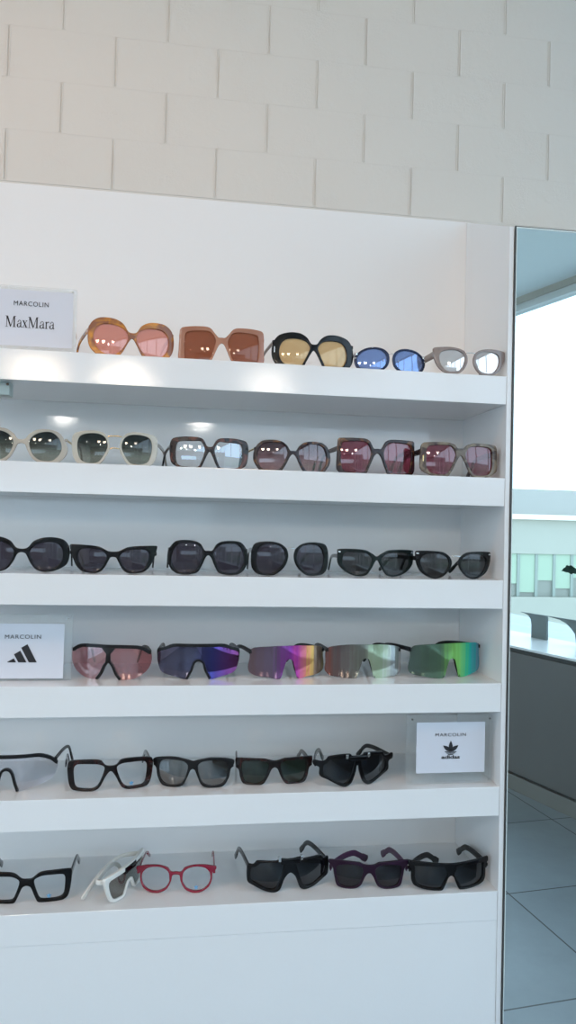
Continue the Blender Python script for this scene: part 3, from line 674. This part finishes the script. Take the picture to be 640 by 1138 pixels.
def serif_text(h, x, z, y, root, w):
    """MaxMara in a light roman serif drawn from strokes; cap height 1"""
    P = []
    def q(*p): P.append(list(p))
    def bar(x0, x1, z0, z1): q((x0, z0), (x1, z0), (x1, z1), (x0, z1))
    def ringarc(cx_, cz_, rx, rz, a0, a1, w0, w1, n=14):
        o, i = [], []
        for k in range(n+1):
            t = k/n; a = math.radians(a0+(a1-a0)*t); ww = w0+(w1-w0)*math.sin(math.pi*t)
            o.append((cx_+rx*math.cos(a), cz_+rz*math.sin(a))); i.append((cx_+(rx-ww)*math.cos(a), cz_+(rz-ww*.45)*math.sin(a)))
        for k in range(n): P.append([o[k], o[k+1], i[k+1], i[k]])
    def Mc(o):
        bar(o+.10, o+.155, .03, .97); bar(o+.80, o+.93, .03, .97)
        q((o+.06, 1), (o+.24, 1), (o+.56, .08), (o+.47, .0)); q((o+.47, 0), (o+.53, .0), (o+.86, 1), (o+.80, 1))
        bar(o+.0, o+.26, 0, .035); bar(o+.70, o+1.03, 0, .035); bar(o+.0, o+.2, .965, 1); bar(o+.80, o+1.03, .965, 1); return o+1.10
    def a_(o):
        bar(o+.34, o+.44, .06, .50); ringarc(o+.27, .46, .17, .22, 10, 165, .05, .10); q((o+.08, .46), (o+.17, .46), (o+.17, .56), (o+.08, .52))
        ringarc(o+.20, .17, .19, .19, 60, 330, .05, .13); q((o+.27, .30), (o+.36, .38), (o+.36, .43), (o+.24, .345)); q((o+.26, .02), (o+.36, .12), (o+.36, .2), (o+.24, .07)); q((o+.36, .12), (o+.40, 0), (o+.52, .03), (o+.44, .14)); return o+.53
    def x_(o):
        q((o+.04, .63), (o+.18, .63), (o+.48, .03), (o+.34, .03)); q((o+.05, .03), (o+.10, .03), (o+.45, .63), (o+.39, .63))
        bar(o+.0, o+.22, .62, .655); bar(o+.32, o+.52, .62, .655); bar(o+.0, o+.18, 0, .035); bar(o+.27, o+.54, 0, .035); return o+.57
    def r_(o):
        bar(o+.09, o+.20, .02, .62); bar(o+.0, o+.30, 0, .035); q((o+.0, .60), (o+.20, .66), (o+.20, .56), (o+.04, .58)); ringarc(o+.33, .45, .15, .21, 60, 170, .05, .08); q((o+.32, .56), (o+.42, .54), (o+.43, .64), (o+.34, .66)); return o+.44
    o = 0
    for f in (Mc, a_, x_, Mc, a_, r_, a_): o = f(o)
    polys = [[(x+(px-o/2)*w/o, z+(pz-.5)*h) for px, pz in p] for p in P]
    bm = bmesh.new()
    for i_, p in enumerate(polys):
        vs = [bm.verts.new((a, y-.00003*(i_ % 5), b)) for a, b in p]
        try: bm.faces.new(vs)
        except ValueError: pass
    bmesh.ops.recalc_face_normals(bm, faces=bm.faces)
    mobj_ = bmo('printed_lettering', bm, M_ink, root)
def sign(L, R, T, B, cl, cr_, ct, cb, Y, row, label, yaw=0):
    """acrylic block L..R (px at depth Y), T..B; card cl..cr, ct..cb"""
    zc = ZS[row]; mx = (L+R)/2
    def xx(p, q): return on_y(p, q, Y)[0]
    X0, X1 = xx(L, (T+B)/2), xx(R, (T+B)/2); Xc = (X0+X1)/2
    zt = on_y(mx, T, Y)[2]; w = (X1-X0)/2; h = zt-zc
    c0, c1 = xx(cl, (T+B)/2)-Xc, xx(cr_, (T+B)/2)-Xc
    zct = on_y(mx, ct, Y)[2]-zc; zcb = on_y(mx, cb, Y)[2]-zc
    root = tag(empty('brand_sign', (Xc, Y, zc), math.radians(yaw)), label, 'sign', 'acrylic name signs on the shelves')
    bm = bmesh.new(); box(bm, -w, w, 0, .0085, .0003, h, .0012); bmo('acrylic_front_block', bm, M_acrylic, root)
    bm = bmesh.new(); box(bm, -w, w, .0092, .0175, .0003, h, .0012); bmo('acrylic_rear_block', bm, M_acrylic, root)
    bm = bmesh.new(); box(bm, c0, c1, -.0006, -.0002, zcb, zct); bmo('paper_card', bm, M_card, root)
    for sx in (-1, 1):
        for zz in (.006, h-.006):
            bm = bmesh.new(); bmesh.ops.create_cone(bm, cap_ends=True, segments=12, radius1=.0016, radius2=.0016, depth=.0022, matrix=Matrix.Translation((sx*(w-.006), -.0008, zz)) @ Matrix.Rotation(math.pi/2, 4, 'X'))
            bmo('magnet', bm, M_silver, root)
    def S(px, py): p = on_y(px, py, Y); return p[0]-Xc, p[2]-zc
    return root, S, (c0, c1, zcb, zct)
rt, S, c = sign(-14, 84.5, 318, 388, -11, 81, 323, 385, .035, 0, 'white name card with serif lettering in clear acrylic on the topmost shelf')
xm, zm = S(35, 338); xw = S(54.5, 0)[0]-S(16, 0)[0]
place_text('MARCOLIN', xw, .0078, xm, zm, -.0012, rt, space=1.15)
xm, zm = S(33.6, 358.5); serif_text(.0185, xm, zm, -.0008, rt, S(61, 0)[0]-S(6.5, 0)[0])
rt, S, c = sign(-26, 79.5, 683, 760, -19, 71, 693, 754, .045, 3, 'white card with three slanted black bars in clear acrylic on the fourth shelf')
xm, zm = S(25.8, 707.5); place_text('MARCOLIN', S(45.5, 0)[0]-S(6, 0)[0], .0065, xm, zm, -.0012, rt, space=1.15)
bars = [[(8, 735.5), (15.5, 731.5), (18, 736), (8.8, 736)], [(15.7, 727), (22.7, 723), (29.5, 736), (20.5, 736)], [(23.7, 719.7), (30.7, 715.8), (41, 736), (32.2, 736)]]
bm = flat_polys([[S(x, y) for x, y in b] for b in bars]); 
for v in bm.verts: v.co.y -= .0010
bmo('three_bar_mark', bm, M_ink, rt)
rt, S, c = sign(453.5, 547, 795, 869, 462.5, 538.5, 802.5, 858.5, .022, 4, 'white card with black three-leaf mark, clear acrylic, right end of fifth shelf')
xm, zm = S(500.5, 816.3); place_text('MARCOLIN', S(517.3, 0)[0]-S(484, 0)[0], .0056, xm, zm, -.0012, rt, space=1.15)
xm, zm = S(500.5, 834.5); sc = (S(510, 0)[0]-S(491, 0)[0])/2/.88
polys = tref(sc, xm, zm-.1*sc)+[[(xm+x*sc, zm+(z)*sc) for x, z in b] for b in TREF_BARS]
bm = flat_polys(polys)
for v in bm.verts: v.co.y -= .0010
bmo('three_leaf_mark', bm, M_ink, rt)
xm, zm = S(500.5, 841); place_text('adidas', S(510.5, 0)[0]-S(490.3, 0)[0], .0062, xm, zm, -.0012, rt, space=.95, bold=.018)
# ------------------------------------------------------------------ the room behind the camera (seen in the mirror and the lenses)
a7 = math.radians(-6.9)
def mat_floor():
    m, nt, out = nodes('grey_floor_tiles'); L = nt.links
    b = N(nt, 'ShaderNodeBsdfPrincipled', Roughness=.33); L.new(b.outputs[0], out.inputs[0])
    tc = N(nt, 'ShaderNodeTexCoord')
    bk = N(nt, 'ShaderNodeTexBrick'); bk.offset = 0; bk.inputs['Scale'].default_value = 1/.65
    bk.inputs['Brick Width'].default_value = 1; bk.inputs['Row Height'].default_value = 1; bk.inputs['Mortar Size'].default_value = .005
    bk.inputs['Color1'].default_value = (.26, .30, .33, 1); bk.inputs['Color2'].default_value = (.24, .28, .305, 1); bk.inputs['Mortar'].default_value = (.03, .03, .03, 1)
    L.new(tc.outputs['Object'], bk.inputs['Vector'])
    nz = N(nt, 'ShaderNodeTexNoise', Scale=2.5, Detail=8.0, Roughness=.65); L.new(tc.outputs['Object'], nz.inputs['Vector'])
    mp = N(nt, 'ShaderNodeMapRange'); mp.inputs['To Min'].default_value = .7; mp.inputs['To Max'].default_value = 1.3; L.new(nz.outputs['Fac'], mp.inputs['Value'])
    hs = N(nt, 'ShaderNodeHueSaturation'); L.new(bk.outputs['Color'], hs.inputs['Color']); L.new(mp.outputs[0], hs.inputs['Value']); L.new(hs.outputs[0], b.inputs['Base Color'])
    return m
bm = bmesh.new(); box(bm, -9.75, 5.85, -13, 3.9, -.1, 0)
o = struct('floor', bm, mat_floor()); o.location = (1.357, -1.63, 0); o.rotation_euler.z = a7
YB = -11.6
M_room = pbr('room_paint', (.78, .79, .79), rough=.7, noise=.02)
M_ceil = pbr('ceiling_paint', (.86, .90, .88), rough=.8, noise=.02)

bm = bmesh.new(); LW0, LW1 = -5.6, -1.0
box(bm, -5.2, -5.0, YB-.2, LW0, 0, 3.06); box(bm, -5.2, -5.0, LW1, .3, 0, 3.06); box(bm, -5.2, -5.0, LW0, LW1, 0, .3); box(bm, -5.2, -5.0, LW0, LW1, 2.8, 3.06)
struct('wall_left', bm, M_room)
wl_ = tag(empty('fill_window_3', (-5.1, (LW0+LW1)/2, .3)), 'added window in the wall left of the display, lighting the side panel', None, None, 'structure')  # unseen window added so daylight from the left reaches the side panel
for i in range(5):
    y = (i/4-.5)*(LW1-LW0)
    bm = bmesh.new(); box(bm, -.04, .04, y-.035, y+.035, 0, 2.5, .003); bmo('window_mullion', bm, pbr('white_side_frame', (.5, .52, .52), rough=.4), wl_)
bm = bmesh.new(); box(bm, -.003, .003, -(LW1-LW0)/2+.01, (LW1-LW0)/2-.01, .01, 2.49); bmo('window_pane', bm, M_pane, wl_)
M_bwall = pbr('back_wall_paint', (.30, .31, .31), rough=.7)
bm = bmesh.new()
WB0, WB1, WZ0, WZ1 = -3.6, .6, 1.35, 2.15
box(bm, -5.2, WB0, YB-.2, YB, 0, 3.06); box(bm, WB1, 3.6, YB-.2, YB, 0, 3.06); box(bm, WB0, WB1, YB-.2, YB, 0, WZ0); box(bm, WB0, WB1, YB-.2, YB, WZ1, 3.06)
struct('wall_back', bm, M_bwall)
wb_ = tag(empty('window_2', ((WB0+WB1)/2, YB, WZ0)), 'guessed low strip of windows in the wall opposite the display', None, None, 'structure')  # guessed from lens reflections and for the frontal daylight it gives
xm_ = (WB0+WB1)/2
M_wfr = pbr('white_window_frame', (.5, .52, .52), rough=.4)
for i in range(7):
    x = WB0+(WB1-WB0)*i/6-xm_
    bm = bmesh.new(); box(bm, x-.035, x+.035, -.12, -.05, 0, WZ1-WZ0, .003); bmo('window_mullion', bm, M_wfr, wb_)
for z in (.0, WZ1-WZ0-.05):
    bm = bmesh.new(); box(bm, WB0-xm_, WB1-xm_, -.11, -.06, z, z+.05, .003); bmo('window_rail', bm, M_wfr, wb_)
bm = bmesh.new(); box(bm, WB0-xm_, WB1-xm_, -.088, -.082, .01, WZ1-WZ0-.01); bmo('window_pane', bm, M_pane, wb_)
# glazed side: line through P0 with direction U
th = math.radians(17.0); U = np.array([math.sin(th), math.cos(th)]); NN = np.array([math.cos(th), -math.sin(th)])
PC = np.array([1.90, -2.80])                       # on the counter front
def fr(s, n): return PC+U*s+NN*n                     # along, outward
Mw = Matrix.Translation((PC[0], PC[1], 0)) @ Matrix.Rotation(-th, 4, 'Z')    # local x = outward, y = along
WO = .56
s0, s1_ = -9.3, 2.9
ca_, cb_ = fr(-9.25, WO+.14), fr(3.2, WO+.14)          # the ceiling stops at the glazing
bm = bmesh.new(); pl_ = [(-5.2, YB-.2), (ca_[0], YB-.2), (ca_[0], ca_[1]), (cb_[0], cb_[1]), (cb_[0], .4), (-5.2, .4)]
v0 = [bm.verts.new((x, y, 3.06)) for x, y in pl_]; v1 = [bm.verts.new((x, y, 3.25)) for x, y in pl_]
bm.faces.new(v0[::-1]); bm.faces.new(v1)
for i in range(6): bm.faces.new((v0[i], v0[(i+1) % 6], v1[(i+1) % 6], v1[i]))
struct('ceiling', bm, M_ceil)
M_frame = pbr('window_frame_paint', (.75, .76, .74), rough=.4)
win = tag(empty('window_1', (0, 0, 0)), 'full height glazed wall behind the long counter', None, None, 'structure')
bm = bmesh.new(); box(bm, WO, WO+.10, s0, s1_, 0, .72, M=Mw); box(bm, WO-.02, WO+.12, s0, s1_, .72, .76, M=Mw); struct('wall_right', bm, M_paint)
bm = bmesh.new(); box(bm, WO-.01, WO+.10, s0, s1_, 3.02, 3.06, M=Mw); bmo('header', bm, pbr('header_paint', (.52, .48, .42), rough=.6), win)
bm = bmesh.new(); box(bm, WO+.01, WO+.09, s0, s1_, 2.975, 3.02, M=Mw); bmo('window_rail', bm, M_frame, win)
k = -.05-1.32*7
for i in range(10):
    sx = .0+(i-7)*1.32-.02
    if s0 < sx < s1_:
        bm = bmesh.new(); box(bm, WO+.02, WO+.09, sx-.03, sx+.03, .76, 2.975, .003, M=Mw); bmo('window_mullion', bm, M_frame, win)
bm = bmesh.new(); box(bm, WO+.05, WO+.058, s0, s1_, .76, 2.975, M=Mw); bmo('window_pane', bm, M_pane, win)
# counter along the glazing
ct = tag(empty('long_counter', (PC[0], PC[1], 0), -th), 'long low counter with white top and dark front, reflected in the mirror', 'counter')
bm = bmesh.new(); box(bm, -.004, .46, -4.2, 2.2, .800, .813, .001); bmo('worktop', bm, pbr('white_worktop', (.85, .87, .88), rough=.25), ct)
M_cf = pbr('dark_taupe_laminate', (.15, .145, .14), rough=.5, noise=.08, nscale=4)
for i in range(8):
    bm = bmesh.new(); box(bm, .006, .03, -4.19+i*.8, -4.19+(i+1)*.8-.003, .10, .775, .001); bmo('front_panel', bm, M_cf, ct)
bm = bmesh.new(); box(bm, .03, .455, -4.19, 2.19, .08, .7995); bmo('carcass', bm, pbr('carcass_grey', (.09, .09, .085), rough=.6), ct)
bm = bmesh.new(); box(bm, .004, .05, -4.19, 2.19, .0, .085, .001); bmo('plinth', bm, pbr('grey_plinth', (.24, .235, .22), rough=.4, metal=.3), ct)
# two arched stands on the counter
def hitn(px, py, n):               # point seen in the mirror, on the vertical plane n metres behind the counter front
    d = ray(px, py); C0 = np.array([CAM[0], 2*MY-CAM[1], CAM[2]]); dd = np.array([d[0], -d[1], d[2]])
    t = ((PC+NN*n-C0[:2]) @ NN)/(dd[:2] @ NN); return C0+dd*t
def stand(pts, label, n=.36, w=.008):
    P = [hitn(px, py, n) for px, py in pts]
    ys = [(p[:2]-PC) @ U for p in P]; zs_ = [p[2] for p in P]; mid = (min(ys)+max(ys))/2; zb = min(zs_)
    x0 = PC+U*mid+NN*n
    root = tag(empty('arched_stand', (x0[0], x0[1], .813), -th), label, 'stand', 'arched grey stands on the counter')
    pl = [(y-mid, max(z-.813, 0) if z-zb > .01 else 0) for y, z in zip(ys, zs_)]
    bm = bmesh.new(); v0 = [bm.verts.new((-w, y, z+.0003)) for y, z in pl]; v1 = [bm.verts.new((w, y, z+.0003)) for y, z in pl]
    bm.faces.new(v0); bm.faces.new(v1[::-1])
    for i in range(len(pl)): j = (i+1) % len(pl); bm.faces.new((v0[i], v0[j], v1[j], v1[i]))
    bm.normal_update(); bmesh.ops.triangulate(bm, faces=[f for f in bm.faces if len(f.verts) > 4])
    bmo('curved_body', bm, pbr('grey_green_felt', (.17, .20, .20), rough=.8), root)
stand([(579, 680), (608, 684.5), (608, 706), (591.3, 703.7), (591.5, 694), (590.6, 688), (588, 683.7), (583.7, 681.4)], 'grey stand with one curved leg on the white counter, left of two in the mirror')
stand([(608.4, 684.6), (660, 692.5), (660, 714), (641.5, 711), (640, 705), (636, 699), (630, 692.8), (622.5, 688.6), (615, 686.6)], 'grey curved-leg stand on the white counter, right of two, cut by photo edge')
# potted plant on the counter, only a leaf shows in the mirror
def hitn(px, py, n):
    d = ray(px, py); C0 = np.array([CAM[0], 2*MY-CAM[1], CAM[2]]); dd = np.array([d[0], -d[1], d[2]])
    t = ((PC+NN*n-C0[:2]) @ NN)/(dd[:2] @ NN); return C0+dd*t
lp = hitn(641, 634, .36); pot = hitn(700, 700, .36)
pr_ = tag(empty('potted_plant', (pot[0], pot[1], .813)), 'dark green leafy plant, a leaf showing at the right edge of the mirror', 'plant')
bm = bmesh.new(); bmesh.ops.create_cone(bm, cap_ends=True, segments=28, radius1=.06, radius2=.08, depth=.14, matrix=Matrix.Translation((0, 0, .071))); bmo('pot', bm, pbr('pot_ceramic', (.7, .7, .68), rough=.4), pr_, 40)
M_leaf = pbr('dark_leaf', (.012, .06, .035), rough=.4, noise=.3)
M_stem = pbr('green_stem', (.05, .12, .04), rough=.6)
tip = Vector((lp[0]-pot[0], lp[1]-pot[1], lp[2]-.813))
def leafmesh(base, d, L, roll=0):
    bm = bmesh.new(); d = d.normalized(); side = d.cross(Vector((0, 0, 1))).normalized(); up = side.cross(d)
    side, up = side*math.cos(roll)+up*math.sin(roll), up*math.cos(roll)-side*math.sin(roll)
    top, botl = [], []
    n = 28
    for i in range(n+1):
        t = i/n; w = L*.36*math.sin(math.pi*t**.85)*(.72+.28*abs(math.cos(t*math.pi*3.5)))
        droop = -L*.25*t*t
        c0 = base+d*L*t+up*droop
        top.append((bm.verts.new(c0), bm.verts.new(c0+side*w+up*L*.05), bm.verts.new(c0-side*w+up*L*.05)))
    for a, b in zip(top, top[1:]):
        for i, j in ((0, 1), (2, 0)):
            try: bm.faces.new((a[i], b[i], b[j], a[j]))
            except ValueError: pass
    bmesh.ops.solidify(bm, geom=bm.faces, thickness=.0012)
    return bm
dirs = [(tip, 1.0)]
for i in range(9):
    a = (i/8-.5)*2.2; q_ = U*math.cos(a)+NN*math.sin(a)*.5; dirs.append((Vector((.11*q_[0], .11*q_[1], .22+.06*(i % 3))), 1))
for i, (tp, _) in enumerate(dirs):
    bm = bmesh.new(); pth = smooth_path([(0, 0, .13), (tp.x*.35, tp.y*.35, .13+(tp.z-.13)*.7), tuple(tp)], 4); sweep(bm, pth, [.004]*len(pth), [.004]*len(pth), 6)
    st = bmo('stem', bm, M_stem, pr_, 60)
    dd = Vector((-.35 if i == 0 else tp.x, -1.0 if i == 0 else tp.y, .0)) if True else tp
    if i == 0: dd = Vector((-U[0], -U[1], .05))
    bmo('leaf', leafmesh(tp, dd, .13 if i else .10, .9 if i == 0 else .3), M_leaf, st, 60)
# ------------------------------------------------------------------ outside
M_fac = pbr('pale_mint_cladding', (.36, .36, .31), rough=.6, noise=.05)
M_fac2 = pbr('white_ledge', (.8, .77, .70), rough=.6)
M_facg = pbr('pale_grey_parapet', (.33, .32, .30), rough=.6)
YF = -30.0
def vz(px, py):
    d = ray(px, py); t = (-YF+2*MY-CAM[1])/d[1]; p = CAM+d*t; return p[0], p[2]
fb = tag(empty('office_building', (14, YF, -4)), 'pale mint office building across the yard, reflected in the mirror', 'building')
xa, zp = vz(600, 543); _, zl = vz(600, 572); _, zl2 = vz(600, 577.5); _, zw = vz(600, 616); _, zsill = vz(600, 664)
def fbox(name, x0, x1, d0, d1, z0, z1, m):
    bm = bmesh.new(); box(bm, x0-14, x1-14, -d1, -d0, z0+4, z1+4, .01); return bmo(name, bm, m, fb)
fbox('parapet', 2, 40, 0.6, 3, zl, zp, M_facg)
fbox('ledge', 2, 40, .0, 3, zl2, zl, M_fac2)
fbox('wall_cladding', 2, 40, .3, 3, zw, zl2, M_fac)
fbox('lower_wall', 2, 40, .2, 3, -4, zsill, M_fac)
fbox('recess_wall', 2, 40, .44, 3, zsill, zw, pbr('glazing_grey', (.22, .23, .20), rough=.3))
bay = vz(620, 640)[0]-vz(600, 640)[0]; xb = vz(600, 640)[0]
M_post = pbr('grey_green_post', (.25, .29, .26), rough=.6)
M_blind = pbr('mint_blind', (.33, .42, .32), rough=.7)
for i in range(-12, 26):
    x = xb+i*bay
    if 2 < x < 39:
        fbox('facade_post', x-.07, x+.07, .33, .5, zsill, zw, M_post)
        f_ = [.62, .80, .55, .7, .9][i % 5]
        fbox('window_blind', x+.07, x+bay-.07, .38, .42, zw-(zw-zsill)*f_, zw, M_blind)
bm = bmesh.new(); box(bm, -60, 80, -80, -12, -4.2, -4.02)
box(bm, 4.5, 80, -12, 30, -4.2, -4.02); box(bm, -60, -5.3, -12, 30, -4.2, -4.02)
o = struct('ground', bm, pbr('pale_paving', (.75, .73, .68), rough=.8))
# ------------------------------------------------------------------ lamps
M_lampb = pbr('white_lamp_body', (.7, .7, .7), rough=.4)
def downlight(x, y, label, power, col=(1, .86, .68), r=.055, spot=None, e=30, col_e=None):
    root = tag(empty('ceiling_spotlight', (x, y, 3.059)), label, 'ceiling light', 'round ceiling spotlights')
    bm = bmesh.new()
    bmesh.ops.create_cone(bm, cap_ends=True, segments=28, radius1=r*1.25, radius2=r*1.3, depth=.05, matrix=Matrix.Translation((0, 0, -.0255))); bmo('lamp_housing', bm, M_lampb, root, 40)
    bm = bmesh.new(); bmesh.ops.create_cone(bm, cap_ends=True, segments=28, radius1=r, radius2=r, depth=.004, matrix=Matrix.Translation((0, 0, -.053)))
    bmo('lamp_diffuser', bm, pbr('lamp_glow', (1, .9, .8), emit=(col_e or col, e)), root)
    if power:
        ld = bpy.data.lights.new('lamp_light', 'SPOT' if spot else 'AREA'); ld.energy = power; ld.color = col
        if spot: ld.spot_size = math.radians(spot[1]); ld.spot_blend = .8; ld.shadow_soft_size = .2
        else: ld.shape = 'DISK'; ld.size = .2
        lo = bpy.data.objects.new('lamp_light', ld); C.objects.link(lo); lo.parent = root; lo.location = (0, 0, -.06)
        if spot:
            d = Vector(spot[0])-Vector((x, y, 3.06)); lo.rotation_euler = d.to_track_quat('-Z', 'Y').to_euler()
posn = ['third row from the display wall, left', 'third row from the display wall, centre left', 'third row from the display wall, right',
        'last row near the back wall, left', 'last row near the back wall, right', 'second row, added fill above the left aisle', 'third row, added fill beside the left wall', 'between the last two rows, added fill, far left']  # last three lamps are added fill, placed clear of panel reflections
AIM = {0: (85, (1, .80, .60), (-.4, 0, 2.0)), 1: (95, (1, .82, .64), (-.1, 0, 2.0)), 2: (45, (1, .88, .76), (.3, 0, 1.9))}
for i, ((x, y), l) in enumerate(zip([(-1.47, -6.6), (-.59, -6.8), (.91, -6.65), (-1.7, -9.6), (.3, -9.6), (-2.6, -3.4), (-3.6, -6.6), (-2.6, -8.2)], posn)):
    if i in AIM: downlight(x, y, 'round warm ceiling spotlight, '+l, AIM[i][0], AIM[i][1], spot=(AIM[i][2], 26), e=45, col_e=(1, .74, .42), r=.05)
    else: downlight(x, y, 'round warm ceiling spotlight, '+l, 45, (1, .95, .88), e=60)
downlight(-1.05, -1.0, 'warm ceiling spotlight aimed at the upper left of the display', 44, (1, .52, .27), spot=((-.42, 0, 2.05), 62), e=60)
downlight(.25, -1.15, 'added ceiling spotlight that warms the block wall', 26, (1, .60, .34), spot=((.2, .2, 2.25), 80), e=60)  # unseen lamp added to warm the block wall
w = bpy.data.worlds.new('sky'); bpy.context.scene.world = w; w.use_nodes = True
bg = w.node_tree.nodes['Background']; bg.inputs[0].default_value = (.60, .775, .98, 1); bg.inputs[1].default_value = 4.35
sc_ = bpy.context.scene
sc_.view_settings.view_transform = 'Standard'; sc_.view_settings.look = 'None'; sc_.view_settings.gamma = 1; sc_.view_settings.use_curve_mapping = False
sc_.view_settings.exposure = -0.26
sc_.cycles.max_bounces = 12; sc_.cycles.transparent_max_bounces = 24; sc_.cycles.diffuse_bounces = 5; sc_.cycles.glossy_bounces = 6
sc_.cycles.sample_clamp_indirect = 6; sc_.cycles.caustics_reflective = False; sc_.cycles.caustics_refractive = False
